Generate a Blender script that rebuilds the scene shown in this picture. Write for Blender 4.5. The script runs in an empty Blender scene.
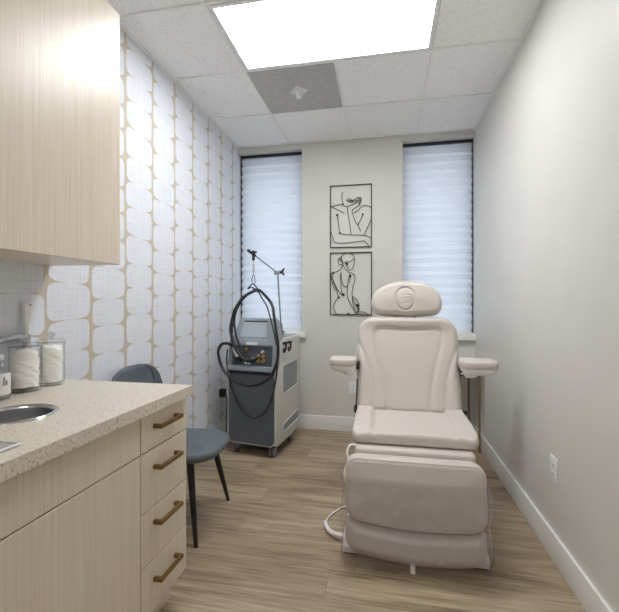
import bpy, bmesh, math, random
import numpy as np
from mathutils import Vector, Matrix, Quaternion
random.seed(7)
scene = bpy.context.scene
COL = scene.collection
PI = math.pi

# ---------------------------------------------------------------- room numbers (metres)
XL, XR, YB, YF = -1.452, 0.804, 3.708, -1.55
ZC = 2.7747
CAM_Z = 1.2424
REC = 3.80            # plane of the window shades, deep in the recesses

# ---------------------------------------------------------------- materials
def srgb(r, g, b):
    f = lambda c: (c / 255) / 12.92 if c / 255 <= .04045 else ((c / 255 + .055) / 1.055) ** 2.4
    return (f(r), f(g), f(b), 1)

class NT:
    def __init__(self, name):
        self.m = bpy.data.materials.new(name); self.m.use_nodes = True
        self.t = self.m.node_tree; self.n = self.t.nodes; self.l = self.t.links
        self.b = self.n['Principled BSDF']; self.out = self.n['Material Output']
    def put(self, sock, v):
        if hasattr(v, 'links') or isinstance(v, bpy.types.NodeSocket): self.l.new(v, sock)
        else: sock.default_value = v
    def M(self, op, a, b=None, c=None, clamp=False):
        n = self.n.new('ShaderNodeMath'); n.operation = op; n.use_clamp = clamp
        self.put(n.inputs[0], a)
        if b is not None: self.put(n.inputs[1], b)
        if c is not None: self.put(n.inputs[2], c)
        return n.outputs[0]
    def pos(self, obj=False):
        if obj:
            return self.n.new('ShaderNodeTexCoord').outputs['Object']
        return self.n.new('ShaderNodeNewGeometry').outputs['Position']
    def sep(self, v):
        n = self.n.new('ShaderNodeSeparateXYZ'); self.l.new(v, n.inputs[0]); return n.outputs
    def comb(self, x, y, z):
        n = self.n.new('ShaderNodeCombineXYZ')
        for i, q in enumerate((x, y, z)): self.put(n.inputs[i], q)
        return n.outputs[0]
    def scale(self, v, s):
        n = self.n.new('ShaderNodeMapping'); self.l.new(v, n.inputs[0]); n.inputs['Scale'].default_value = s; return n.outputs[0]
    def noise(self, v, s, d=3, rough=.5):
        n = self.n.new('ShaderNodeTexNoise'); self.l.new(v, n.inputs['Vector'])
        n.inputs['Scale'].default_value = s; n.inputs['Detail'].default_value = d; n.inputs['Roughness'].default_value = rough
        return n.outputs['Fac']
    def white(self, v):
        n = self.n.new('ShaderNodeTexWhiteNoise'); n.noise_dimensions = '3D'; self.l.new(v, n.inputs['Vector']); return n.outputs['Value']
    def ramp(self, f, stops, interp='LINEAR'):
        n = self.n.new('ShaderNodeValToRGB'); self.put(n.inputs[0], f); n.color_ramp.interpolation = interp
        e = n.color_ramp.elements
        while len(e) > 1: e.remove(e[-1])
        e[0].position, e[0].color = stops[0]
        for p, c in stops[1:]:
            k = e.new(p); k.color = c
        return n.outputs[0]
    def mix(self, f, a, b, mode='MIX'):
        n = self.n.new('ShaderNodeMix'); n.data_type = 'RGBA'; n.blend_type = mode
        self.put(n.inputs[0], f); self.put(n.inputs[6], a); self.put(n.inputs[7], b); return n.outputs[2]
    def bump(self, h, strength=.2, dist=.01):
        n = self.n.new('ShaderNodeBump'); n.inputs['Strength'].default_value = strength; n.inputs['Distance'].default_value = dist
        self.l.new(h, n.inputs['Height']); self.l.new(n.outputs[0], self.b.inputs['Normal'])
    def base(self, c): self.put(self.b.inputs['Base Color'], c)

def simple(name, col, rough=.5, metal=0, nscale=120, bump=.05, var=.04, spec=.5, coat=0):
    k = NT(name); p = k.pos(True)
    f = k.noise(p, nscale, 3)
    d = tuple(max(0, c * (1 - var)) for c in col[:3]) + (1,)
    u = tuple(min(1, c * (1 + var)) for c in col[:3]) + (1,)
    k.base(k.ramp(f, [(.3, d), (.7, u)]))
    k.b.inputs['Roughness'].default_value = rough; k.b.inputs['Metallic'].default_value = metal
    k.b.inputs['Specular IOR Level'].default_value = spec; k.b.inputs['Coat Weight'].default_value = coat
    if bump: k.bump(f, bump, .002)
    return k.m

MAT = {}
# painted drywall, light warm grey with orange peel
k = NT('painted_drywall'); p = k.pos()
f = k.noise(p, 220, 2); g = k.noise(p, 3, 2)
k.base(k.ramp(g, [(.3, srgb(213, 211, 205)), (.7, srgb(217, 215, 209))]))
k.b.inputs['Roughness'].default_value = .42; k.b.inputs['Specular IOR Level'].default_value = .35
k.bump(f, .25, .0015); MAT['wall'] = k.m
MAT['trim'] = simple('white_trim_paint', srgb(236, 235, 232), .35, 0, 60, .02, .01)
# ceiling tile: mineral fibre with pits
k = NT('mineral_ceiling_tile'); p = k.pos()
f = k.noise(p, 70, 5, .65); v = k.noise(p, 26, 4, .7)
h = k.M('MULTIPLY', k.ramp(f, [(.40, (0, 0, 0, 1)), (.46, (1, 1, 1, 1))]), k.ramp(v, [(.34, (.2, .2, .2, 1)), (.42, (1, 1, 1, 1))]))
k.base(k.mix(h, srgb(236, 235, 233), srgb(248, 248, 248)))
k.b.inputs['Roughness'].default_value = .9; k.bump(h, .35, .002); MAT['tile'] = k.m
MAT['tbar'] = simple('white_grid_metal', srgb(240, 240, 239), .4, 0, 50, 0, .01)

# wallpaper: columns of hand drawn white pebbles on tan
k = NT('pebble_wallpaper'); x, y, z = k.sep(k.pos())
PIT, ROW = .2655, .156
yy = k.M('DIVIDE', k.M('SUBTRACT', y, 1.447), PIT)
col = k.M('FLOOR', yy); fx = k.M('SUBTRACT', k.M('FRACT', yy), .5)
hc = k.white(k.comb(col, 3.1, 7.7))
wob = k.M('MULTIPLY', k.M('SINE', k.M('ADD', k.M('MULTIPLY', z, 11.0), k.M('MULTIPLY', hc, 37.0))), .011)
odd = k.M('MODULO', k.M('ADD', col, 100.0), 2.0)
zz = k.M('DIVIDE', k.M('ADD', k.M('ADD', k.M('SUBTRACT', z, 1.160 - 10 * ROW), wob), k.M('ADD', k.M('MULTIPLY', odd, .040), k.M('MULTIPLY', k.M('SUBTRACT', hc, .5), .03))), ROW)
row = k.M('FLOOR', zz)
cell = k.comb(col, row, 1.0); h1 = k.white(cell); h2 = k.white(k.comb(col, row, 5.0))
skew = k.M('MULTIPLY', k.M('SUBTRACT', h1, .5), .34)
zt = k.M('SUBTRACT', k.M('FRACT', zz), .5)
# each joint between two stones slants a little; the ramp follows the joint's own hash
hb = k.white(k.comb(col, k.M('ROUND', zz), 9.0))
fz = k.M('ADD', zt, k.M('MULTIPLY', k.M('MULTIPLY', fx, k.M('SUBTRACT', hb, .5)), .30))
ax = k.M('DIVIDE', k.M('ABSOLUTE', fx), k.M('ADD', .452, k.M('MULTIPLY', h2, .03)))
az = k.M('DIVIDE', k.M('ABSOLUTE', fz), .502)
val = k.M('ADD', k.M('POWER', ax, 3.4), k.M('POWER', az, 5.5))
mask = k.M('MULTIPLY', k.M('SUBTRACT', 1.03, val), 14.0, clamp=True)
P = k.pos()
n1 = k.noise(k.scale(P, (1, 3, 160)), 1.4, 3, .6); n2 = k.noise(k.scale(P, (1, 160, 3)), 1.4, 3, .6)
n3 = k.noise(k.scale(P, (1, 8, 420)), 1, 2, .6); n4 = k.noise(k.scale(P, (1, 420, 8)), 1, 2, .6)
big = k.noise(P, 9, 2)
ln = k.M('MAXIMUM', k.ramp(n1, [(.62, (0, 0, 0, 1)), (.70, (1, 1, 1, 1))]), k.ramp(n2, [(.62, (0, 0, 0, 1)), (.70, (1, 1, 1, 1))]))
fine = k.M('MULTIPLY', k.M('ADD', n3, n4), .5)
ln = k.M('MULTIPLY', ln, k.ramp(big, [(.38, (.15, .15, .15, 1)), (.65, (1, 1, 1, 1))]))
white = k.mix(k.M('MULTIPLY', ln, .8), k.ramp(fine, [(.40, srgb(215, 219, 228)), (.56, srgb(229, 232, 238))]), srgb(178, 182, 198))
linen = k.ramp(fine, [(.35, srgb(190, 180, 164)), (.6, srgb(203, 194, 179))])
k.base(k.mix(mask, linen, white)); k.b.inputs['Roughness'].default_value = .75; k.b.inputs['Specular IOR Level'].default_value = .15
k.bump(k.M('ADD', fine, k.M('MULTIPLY', mask, .6)), .12, .001); MAT['paper'] = k.m

# vinyl plank floor, boards running across the room
k = NT('vinyl_plank_floor'); P = k.pos(); x, y, z = k.sep(P)
r_ = k.M('DIVIDE', y, .178); row = k.M('FLOOR', r_); fr = k.M('FRACT', r_)
off = k.white(k.comb(row, 2.0, 4.0))
c_ = k.M('DIVIDE', k.M('ADD', x, k.M('MULTIPLY', off, 1.22)), 1.22); cc = k.M('FLOOR', c_); fc = k.M('FRACT', c_)
hh = k.white(k.comb(row, cc, 8.0)); hh2 = k.white(k.comb(row, cc, 3.0))
vec = k.comb(k.M('ADD', k.M('MULTIPLY', x, 2.0), k.M('MULTIPLY', hh, 40)), k.M('MULTIPLY', y, 26), hh2)
g1 = k.noise(vec, 1.0, 5, .6)
vec2 = k.comb(k.M('ADD', k.M('MULTIPLY', x, 4), k.M('MULTIPLY', hh, 17)), k.M('MULTIPLY', y, 130), hh2)
g2 = k.noise(vec2, 1.0, 3, .6)
vec3 = k.comb(k.M('ADD', k.M('MULTIPLY', x, 1.8), k.M('MULTIPLY', hh2, 33)), k.M('MULTIPLY', y, 9), hh)
g3 = k.noise(vec3, 1.0, 2, .5)
base = k.ramp(g1, [(.30, srgb(92, 76, 58)), (.43, srgb(143, 124, 100)), (.54, srgb(172, 153, 127)), (.70, srgb(196, 178, 152))])
base = k.mix(.42, base, k.ramp(g2, [(.32, srgb(112, 95, 75)), (.66, srgb(187, 169, 143))]))
base = k.mix(k.ramp(g3, [(.56, (0, 0, 0, 1)), (.72, (.65, .65, .65, 1))]), base, srgb(104, 86, 68))
base = k.mix(k.M('MULTIPLY', k.M('SUBTRACT', hh, .5), .5, clamp=True), base, srgb(130, 108, 86))
base = k.mix(k.M('MULTIPLY', k.M('SUBTRACT', .5, hh), .4, clamp=True), base, srgb(188, 168, 143))
sm = k.M('MAXIMUM', k.M('LESS_THAN', fr, .012), k.M('LESS_THAN', fc, .0018))
k.base(k.mix(k.M('MULTIPLY', sm, .5), base, srgb(90, 72, 58)))
k.b.inputs['Roughness'].default_value = .42; k.b.inputs['Specular IOR Level'].default_value = .4
k.bump(k.M('SUBTRACT', k.M('MULTIPLY', g2, .4), sm), .12, .0015); MAT['floor'] = k.m

# pale rift-cut laminate, grain vertical
k = NT('pale_wood_laminate'); P = k.pos()
a = k.noise(k.scale(P, (95, 95, 1.2)), 1, 4, .6); b = k.noise(k.scale(P, (230, 230, 4)), 1, 2, .6); c = k.noise(k.scale(P, (7, 7, .5)), 1, 2)
wf = k.M('ADD', k.M('MULTIPLY', a, .38), k.M('ADD', k.M('MULTIPLY', b, .5), k.M('MULTIPLY', c, .12)))
k.base(k.ramp(wf, [(.34, srgb(207, 194, 174)), (.5, srgb(218, 206, 188)), (.64, srgb(224, 214, 198))]))
k.b.inputs['Roughness'].default_value = .32; k.bump(wf, .05, .001); MAT['wood'] = k.m
MAT['carcass'] = simple('cabinet_edge_shadow', srgb(120, 104, 88), .6, 0, 40, 0, .03)

# speckled solid surface
k = NT('speckled_countertop'); P = k.pos()
n = k.noise(P, 150, 3, .6); m = k.noise(P, 110, 2, .6); q = k.noise(P, 260, 2, .6)
base = k.ramp(n, [(.35, srgb(200, 188, 170)), (.5, srgb(214, 205, 190)), (.62, srgb(222, 214, 201))])
base = k.mix(k.ramp(m, [(.60, (0, 0, 0, 1)), (.67, (.8, .8, .8, 1))]), base, srgb(150, 124, 104))
base = k.mix(k.ramp(q, [(.66, (0, 0, 0, 1)), (.70, (.8, .8, .8, 1))]), base, srgb(232, 226, 214))
k.base(base); k.b.inputs['Roughness'].default_value = .28; MAT['counter'] = k.m

MAT['bronze'] = simple('brushed_brass_bronze', srgb(140, 112, 72), .36, .9, 300, .05, .1)
MAT['bronze_leg'] = simple('bronze_leg_metal', srgb(150, 128, 98), .4, .7, 300, .02, .06)
MAT['steel'] = simple('brushed_stainless', srgb(200, 200, 202), .25, 1, 260, .03, .06)
MAT['tray'] = simple('satin_tray_steel', srgb(206, 206, 206), .5, .7, 260, .02, .03)
MAT['chrome'] = simple('polished_chrome', srgb(215, 216, 218), .14, 1, 60, 0, .02)
MAT['vinyl'] = simple('ivory_upholstery_vinyl', srgb(202, 194, 186), .42, 0, 900, .10, .02)
MAT['white_plastic'] = simple('white_moulded_plastic', srgb(232, 231, 229), .35, 0, 200, .02, .01)
MAT['switch'] = simple('white_switch_plastic', srgb(236, 236, 235), .3, 0, 200, 0, .01)
MAT['slot'] = simple('dark_slot', srgb(45, 44, 43), .6, 0, 200, 0, .05)
MAT['rubber'] = simple('black_rubber', srgb(30, 30, 32), .45, 0, 300, .05, .1)
MAT['wheel'] = simple('grey_caster_tyre', srgb(96, 97, 99), .5, 0, 200, .02, .05)
MAT['hose'] = simple('black_ribbed_hose', srgb(34, 35, 38), .4, 0, 400, .1, .1)
MAT['black_metal'] = simple('black_powder_coat', srgb(32, 32, 33), .5, 0, 400, .04, .08)
MAT['dark_steel'] = simple('dark_steel', srgb(84, 86, 90), .3, .85, 200, .02, .08)
MAT['rod'] = simple('grey_steel_rod', srgb(132, 134, 138), .3, .6, 200, .02, .06)
MAT['leg_black'] = simple('black_painted_leg', srgb(24, 24, 25), .35, 0, 200, .02, .05)
k = NT('slate_grey_upholstery'); P = k.pos(True); n = k.noise(P, 500, 2); m = k.noise(P, 9, 3)
k.base(k.ramp(m, [(.3, srgb(82, 90, 97)), (.7, srgb(97, 106, 114))])); k.b.inputs['Roughness'].default_value = .55; k.bump(n, .15, .001); MAT['slate'] = k.m
MAT['case'] = simple('light_grey_machine_case', srgb(205, 203, 199), .38, 0, 300, .02, .01)
MAT['case_recess'] = simple('grey_machine_recess', srgb(140, 145, 149), .5, 0, 300, .02, .02)
MAT['front'] = simple('slate_front_panel', srgb(84, 90, 99), .35, 0, 300, .02, .03)
MAT['console'] = simple('blue_grey_console', srgb(148, 157, 165), .4, 0, 300, .02, .02)
MAT['screen'] = simple('unlit_screen', srgb(166, 176, 184), .18, 0, 80, 0, .02)
MAT['port'] = simple('port_bay', srgb(82, 88, 96), .45, 0, 200, .02, .05)
MAT['brass'] = simple('brass_fitting', srgb(196, 160, 104), .3, .9, 200, .02, .05)
MAT['cotton'] = simple('white_cotton', srgb(250, 248, 243), .95, 0, 60, .6, .03)
MAT['label'] = simple('paper_label', srgb(238, 237, 236), .5, 0, 100, 0, .01)
MAT['ink'] = simple('dark_ink', srgb(60, 60, 64), .6, 0, 100, 0, .02)
MAT['vent'] = simple('grey_vent_metal', srgb(196, 195, 192), .5, 0, 14, .05, .07)
MAT['asphalt'] = simple('pale_outside_ground', srgb(190, 190, 190), .9, 0, 4, .1, .06)

def glassy(name, tint, rough=.03, gloss=.18, body=.0, bodycol=(.9, .9, .9, 1), edge=.4, rim=1.0):
    k = NT(name); n, l = k.n, k.l
    tr = n.new('ShaderNodeBsdfTransparent')
    gl = n.new('ShaderNodeBsdfGlossy'); gl.inputs['Roughness'].default_value = rough
    lw = n.new('ShaderNodeLayerWeight')
    nz = k.noise(k.pos(True), 40, 2)
    l.new(k.ramp(lw.outputs['Facing'], [(0, tint), (.72, tint), (1.0, tuple(c * rim for c in tint[:3]) + (1,))]), tr.inputs[0])
    mx = n.new('ShaderNodeMixShader'); l.new(k.M('ADD', k.M('MULTIPLY', k.M('POWER', lw.outputs['Facing'], 3.0), edge), k.M('MULTIPLY', nz, gloss * .1)), mx.inputs[0])
    l.new(tr.outputs[0], mx.inputs[1]); l.new(gl.outputs[0], mx.inputs[2]); last = mx.outputs[0]
    if body:
        df = n.new('ShaderNodeBsdfDiffuse'); df.inputs[0].default_value = bodycol
        m2 = n.new('ShaderNodeMixShader'); m2.inputs[0].default_value = body
        l.new(last, m2.inputs[1]); l.new(df.outputs[0], m2.inputs[2]); last = m2.outputs[0]
    n.remove(k.b); l.new(last, k.out.inputs[0]); return k.m
MAT['glass'] = glassy('clear_jar_glass', (.993, .996, .996, 1), .05, .35, rim=.5)
MAT['knob'] = glassy('solid_glass_knob', (.93, .94, .94, 1), .05, .3, .35, (.72, .73, .73, 1), .5, .4)
MAT['pane'] = glassy('window_pane_glass', (.97, .98, .99, 1), .01)
MAT['film'] = glassy('clear_plastic_film', (.90, .893, .90, 1), .10, 1.6, .03, (.85, .85, .85, 1), .9, .8)
# pleated fabric shade: lets daylight through
k = NT('pleated_shade_fabric'); n, l = k.n, k.l
nz = k.noise(k.scale(k.pos(), (60, 60, 60)), 1, 2)
df = n.new('ShaderNodeBsdfDiffuse'); l.new(k.ramp(nz, [(.3, srgb(236, 237, 240)), (.7, srgb(243, 244, 246))]), df.inputs[0])
tl = n.new('ShaderNodeBsdfTranslucent'); tl.inputs[0].default_value = srgb(232, 238, 248)
mx = n.new('ShaderNodeMixShader'); mx.inputs[0].default_value = .5
l.new(df.outputs[0], mx.inputs[1]); l.new(tl.outputs[0], mx.inputs[2]); n.remove(k.b); l.new(mx.outputs[0], k.out.inputs[0]); MAT['shade'] = k.m
# lamp diffusers: the ceiling panel, and a weaker one for the added fill panel
for nm, key, st in (('lit_lamp_diffuser', 'lamp', 7.5), ('added_fill_diffuser', 'lamp_fill', 4.2)):
  k = NT(nm); n, l = k.n, k.l
  em = n.new('ShaderNodeEmission'); em.inputs[0].default_value = (.97, .985, 1, 1); em.inputs[1].default_value = st
  n.remove(k.b); l.new(em.outputs[0], k.out.inputs[0]); MAT[key] = k.m

# ---------------------------------------------------------------- mesh helpers
def link(o, parent=None):
    COL.objects.link(o)
    if parent is not None: o.parent = parent
    return o
def mk(name, bm, mat, parent=None, smooth=None, label=None):
    bmesh.ops.recalc_face_normals(bm, faces=bm.faces)
    me = bpy.data.meshes.new(name); bm.to_mesh(me); bm.free()
    me.materials.append(MAT[mat])
    if smooth is not None:
        me.polygons.foreach_set('use_smooth', [True] * len(me.polygons))
        if smooth < 180:
            me.set_sharp_from_angle(angle=math.radians(smooth))
    o = bpy.data.objects.new(name, me); link(o, parent)
    if label: o['label'] = label
    return o
def tag(o, label, cat, group=None, kind=None):
    o['label'] = label; o['category'] = cat
    if group: o['group'] = group
    if kind: o['kind'] = kind
    return o
def thing(name, label, cat, loc=(0, 0, 0), rz=0, group=None):
    o = bpy.data.objects.new(name, None); o.empty_display_size = .1
    o.location = loc; o.rotation_euler = (0, 0, rz); link(o)
    return tag(o, label, cat, group)
def structure(name, bm, mat, smooth=None, parent=None):
    o = mk(name, bm, mat, parent, smooth)
    if parent is None: o['kind'] = 'structure'
    return o
def B(): return bmesh.new()
def box(bm, x0, x1, y0, y1, z0, z1, bev=0, seg=2, M=None):
    vs = [bm.verts.new((x, y, z)) for x in (x0, x1) for y in (y0, y1) for z in (z0, z1)]
    fs = [bm.faces.new([vs[i] for i in q]) for q in ((0, 1, 3, 2), (4, 6, 7, 5), (0, 4, 5, 1), (2, 3, 7, 6), (0, 2, 6, 4), (1, 5, 7, 3))]
    new = list(vs)
    if bev:
        es = list({e for f in fs for e in f.edges})
        r = bmesh.ops.bevel(bm, geom=es, offset=bev, segments=seg, profile=.6, affect='EDGES', clamp_overlap=True)
        new = list({v for f in r['faces'] for v in f.verts} | {v for v in vs if v.is_valid})
    if M is not None: bmesh.ops.transform(bm, matrix=M, verts=[v for v in new if v.is_valid])
    return bm
def catmull(pts, n=8, closed=False):
    P = [Vector(p) for p in pts]; out = []; L = len(P)
    for i in range(L if closed else L - 1):
        if closed: a, b, c, d = P[(i - 1) % L], P[i], P[(i + 1) % L], P[(i + 2) % L]
        else: a, b, c, d = P[max(i - 1, 0)], P[i], P[i + 1], P[min(i + 2, L - 1)]
        for k in range(n):
            t = k / n
            out.append(.5 * ((2 * b) + (c - a) * t + (2 * a - 5 * b + 4 * c - d) * t * t + (3 * b - a - 3 * c + d) * t ** 3))
    if not closed: out.append(P[-1])
    return out
def tube(bm, pts, r, seg=10, closed=False, cap=True):
    P = [Vector(p) for p in pts]; n = len(P)
    R = r if isinstance(r, (list, tuple)) else [r] * n
    tang = []
    for i in range(n):
        a = P[(i - 1) % n] if closed or i else P[i]; b = P[(i + 1) % n] if closed or i < n - 1 else P[i]
        t = b - a
        tang.append(t.normalized() if t.length > 1e-9 else Vector((0, 0, 1)))
    up = Vector((0, 0, 1)) if abs(tang[0].z) < .9 else Vector((1, 0, 0))
    u = tang[0].cross(up).normalized(); rings = []
    for i in range(n):
        u = (u - tang[i] * u.dot(tang[i]))
        u = u.normalized() if u.length > 1e-6 else tang[i].orthogonal().normalized()
        w = tang[i].cross(u)
        rings.append([bm.verts.new(P[i] + (u * math.cos(2 * PI * k / seg) + w * math.sin(2 * PI * k / seg)) * R[i]) for k in range(seg)])
    for i in range(n if closed else n - 1):
        a, b = rings[i], rings[(i + 1) % n]
        for k in range(seg): bm.faces.new((a[k], a[(k + 1) % seg], b[(k + 1) % seg], b[k]))
    if cap and not closed:
        bm.faces.new(rings[0]); bm.faces.new(rings[-1])
    return bm
def lathe(bm, prof, c=(0, 0, 0), seg=32, sx=1, sy=1, fn=None, M=None):
    rings = []
    for j, (r, z) in enumerate(prof):
        if r < 1e-6: ring = [bm.verts.new((c[0], c[1], c[2] + z))]
        else:
            ring = []
            for k in range(seg):
                a = 2 * PI * k / seg; rr, zz = (r, z) if fn is None else fn(r, z, a)
                ring.append(bm.verts.new((c[0] + rr * math.cos(a) * sx, c[1] + rr * math.sin(a) * sy, c[2] + zz)))
        rings.append(ring)
    for a, b in zip(rings, rings[1:]):
        for k in range(seg):
            q = (k + 1) % seg
            if len(a) == 1 and len(b) == 1: continue
            if len(a) == 1: bm.faces.new((a[0], b[k], b[q]))
            elif len(b) == 1: bm.faces.new((a[k], a[q], b[0]))
            else: bm.faces.new((a[k], a[q], b[q], b[k]))
    if M is not None: bmesh.ops.transform(bm, matrix=M, verts=[v for r in rings for v in r])
    return bm
def prism(bm, poly, h0, h1, M=None):
    a = [bm.verts.new((x, y, h0)) for x, y in poly]; b = [bm.verts.new((x, y, h1)) for x, y in poly]
    bm.faces.new(a); bm.faces.new(b); n = len(poly)
    for i in range(n): bm.faces.new((a[i], a[(i + 1) % n], b[(i + 1) % n], b[i]))
    if M is not None: bmesh.ops.transform(bm, matrix=M, verts=a + b)
    return bm
def rrect(x0, x1, y0, y1, r, n=6):
    out = []
    for cx, cy, a0 in ((x1 - r, y1 - r, 0), (x0 + r, y1 - r, 90), (x0 + r, y0 + r, 180), (x1 - r, y0 + r, 270)):
        for i in range(n + 1):
            a = math.radians(a0 + 90 * i / n); out.append((cx + r * math.cos(a), cy + r * math.sin(a)))
    return out
def seg_dist(P, line):
    """distance of points (n,2) to a polyline (m,2)"""
    best = np.full(len(P), 1e9)
    for a, b in zip(line[:-1], line[1:]):
        ab = b - a; L = (ab ** 2).sum() + 1e-12
        t = np.clip(((P - a) @ ab) / L, 0, 1)
        best = np.minimum(best, np.linalg.norm(P - (a + t[:, None] * ab), axis=1))
    return best
def cushion(bm, left, right, front, back, edge, M, nx=56, ny=56, t0=0., t1=1.):
    """Upholstered pad. left(t)/right(t): outline x at height t; yfun inside front(x,y,d). Local x right, y up, z outwards."""
    # left/right return (x, y) points
    s = lambda u: .5 - .5 * math.cos(PI * u)
    rows = []
    for j in range(ny + 1):
        t = t0 + (t1 - t0) * s(j / ny)
        (xa, ya), (xb, yb) = left(t), right(t)
        rows.append([(xa + (xb - xa) * s(i / nx), ya + (yb - ya) * s(i / nx)) for i in range(nx + 1)])
    G = np.array(rows).reshape(-1, 2)
    ol = [rows[0][i] for i in range(nx + 1)] + [rows[j][nx] for j in range(1, ny + 1)] + [rows[ny][i] for i in range(nx - 1, -1, -1)] + [rows[j][0] for j in range(ny - 1, -1, -1)]
    D = seg_dist(G, np.array(ol))
    q = np.clip(D / edge, 0, 1); prof = np.sqrt(np.clip(1 - (1 - q) ** 2, 0, 1))
    zf = front(G[:, 0], G[:, 1], D) * prof
    zb = -back * prof
    W = nx + 1
    bnd = lambda i, j: i in (0, nx) or j in (0, ny)
    F = {}; K = {}
    for j in range(ny + 1):
        for i in range(nx + 1):
            x, y = G[j * W + i]
            F[i, j] = bm.verts.new((x, y, float(zf[j * W + i])))
            K[i, j] = F[i, j] if bnd(i, j) else bm.verts.new((x, y, float(zb[j * W + i])))
    for j in range(ny):
        for i in range(nx):
            f = (F[i, j], F[i + 1, j], F[i + 1, j + 1], F[i, j + 1]); bm.faces.new(f)
            b = (K[i, j], K[i, j + 1], K[i + 1, j + 1], K[i + 1, j])
            if len(set(b)) == 4 and set(b) != set(f): bm.faces.new(b)
    bmesh.ops.transform(bm, matrix=M, verts=bm.verts)
    return bm
def outline(x0, x1, y0, y1, rt, rb, sag=0., bow=0., taper=0.):
    """left/right functions of a rounded slab; sag lowers the bottom middle, bow raises the top middle"""
    def half(t):
        y = y0 + (y1 - y0) * t; hw = (x1 - x0) / 2
        hw = hw * (1 + taper * (t - .5))
        if y > y1 - rt: hw = hw - rt + math.sqrt(max(0, rt * rt - (y - (y1 - rt)) ** 2))
        elif y < y0 + rb: hw = hw - rb + math.sqrt(max(0, rb * rb - ((y0 + rb) - y) ** 2))
        return max(hw, .004), y
    c = (x0 + x1) / 2
    return (lambda t: (c - half(t)[0], half(t)[1])), (lambda t: (c + half(t)[0], half(t)[1]))
def frame_M(origin, right, up):
    r = Vector(right).normalized(); u = Vector(up); u = (u - r * u.dot(r)).normalized(); n = r.cross(u)
    return Matrix(((r.x, u.x, n.x, origin[0]), (r.y, u.y, n.y, origin[1]), (r.z, u.z, n.z, origin[2]), (0, 0, 0, 1)))

# ================================================================ SETTING
bm = B(); box(bm, XL - .15, XR + .15, YF - .15, YB + .5, -.1, 0); structure('floor', bm, 'floor')
bm = B(); box(bm, XL - .15, XR + .15, YF - .15, YB + .5, ZC + .010, ZC + .12); structure('ceiling', bm, 'tile')
bm = B(); box(bm, XL - .14, XL, YF - .15, YB + .5, -.1, ZC + .12); structure('wall_left', bm, 'paper')
bm = B(); box(bm, XR, XR + .14, YF - .15, YB + .5, -.1, ZC + .12); structure('wall_right', bm, 'wall')
SILL = .905
bm = B()
box(bm, -.79, .17, YB, YB + .5, 0, ZC + .11)                  # pier between the windows
box(bm, XL - .01, -.79, YB, YB + .5, 0, SILL); box(bm, .17, XR + .01, YB, YB + .5, 0, SILL)
box(bm, XL - .01, -.79, YB, YB + .5, ZC - .045, ZC + .11); box(bm, .17, XR + .01, YB, YB + .5, ZC - .045, ZC + .11)
structure('wall_back', bm, 'wall')
# wall behind the camera with a doorway closed by a plain door
bm = B()
box(bm, XL - .14, -.45, YF - .14, YF, 0, ZC + .11); box(bm, .47, XR + .14, YF - .14, YF, 0, ZC + .11); box(bm, -.45, .47, YF - .14, YF, 2.1, ZC + .11)
structure('wall_front', bm, 'wall')
bm = B(); box(bm, -.445, .465, YF - .09, YF - .045, .008, 2.095, .003)
d1 = structure('door_1', bm, 'wood')
bm = B(); tube(bm, [(.38, YF - .045, 1.0), (.38, YF + .01, 1.0), (.28, YF + .012, 1.0)], .01); mk('door_handle', bm, 'steel', d1, 40)
bm = B()
box(bm, -.52, -.45, YF, YF + .018, 0, 2.17, .003); box(bm, .47, .54, YF, YF + .018, 0, 2.17, .003); box(bm, -.45, .47, YF, YF + .018, 2.1, 2.17, .003)
structure('trim_2', bm, 'trim')
# baseboards with eased top edge
BH = .134
def baseb(name, x0, x1, y0, y1):
    bm = B(); box(bm, x0, x1, y0, y1, 0, BH, .004, 2); structure(name, bm, 'trim', 30)
baseb('baseboard_right', XR - .015, XR, YF, YB); baseb('baseboard_left', XL, XL + .015, 1.52, YB)
baseb('baseboard_back', XL + .015, XR - .015, YB - .015, YB)
# exposed ceiling grid
GX, GY, T = -.914, 2.472, .6035
bm = B()
xs = [GX + T * i for i in range(-1, 4)]; ys = [GY + T * i for i in range(-7, 3)]
tb = .006
yl = [YF] + [y for y in ys if YF < y < YB] + [YB]
for x in xs:
    if not XL + .02 < x < XR - .02: continue
    for a, b in zip(yl[:-1], yl[1:]):
        mid = (a + b) / 2; j = math.floor((mid - GY) / T)
        if abs(x - (GX + T)) < .01 and j in (-1, -6): continue
        box(bm, x - tb, x + tb, a, b, ZC, ZC + .0095)
for y in ys:
    if YF + .02 < y < YB - .02: box(bm, XL, XR, y - tb, y + tb, ZC + .0002, ZC + .0095)
box(bm, XL, XL + .02, YF, YB, ZC - .0004, ZC + .0095); box(bm, XR - .022, XR, YF, YB, ZC - .0004, ZC + .0095)
structure('trim_1', bm, 'tbar')
# windows
def window(idx, x0, x1, side):
    bm = B(); y0, y1 = REC + .10, REC + .16; z0, z1 = SILL + .004, ZC - .048; w = .05
    box(bm, x0, x0 + w, y0, y1, z0, z1, .004); box(bm, x1 - w, x1, y0, y1, z0, z1, .004)
    box(bm, x0 + w, x1 - w, y0, y1, z0, z0 + w, .004); box(bm, x0 + w, x1 - w, y0, y1, z1 - w, z1, .004)
    wn = structure('window_%d' % idx, bm, 'black_metal')
    bm = B(); box(bm, x0 + w + .001, x1 - w - .001, y0 + .025, y0 + .031, z0 + w + .001, z1 - w - .001); mk('window_pane', bm, 'pane', wn)
    return wn
window(1, XL + .003, -.795, 'left'); window(2, .175, XR - .003, 'right')
def sill(idx, x0, x1):
    bm = B(); box(bm, x0, x1, YB - .045, REC + .09, SILL, .948, .005)
    if idx == 3: pass
    return bm
bm = B(); box(bm, XL + .001, -.795, YB - .001, REC + .09, SILL + .002, .945); box(bm, XL + .001, -.744, YB - .047, YB - .001, .888, .945, .005)
structure('trim_3', bm, 'trim', 30)
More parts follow.
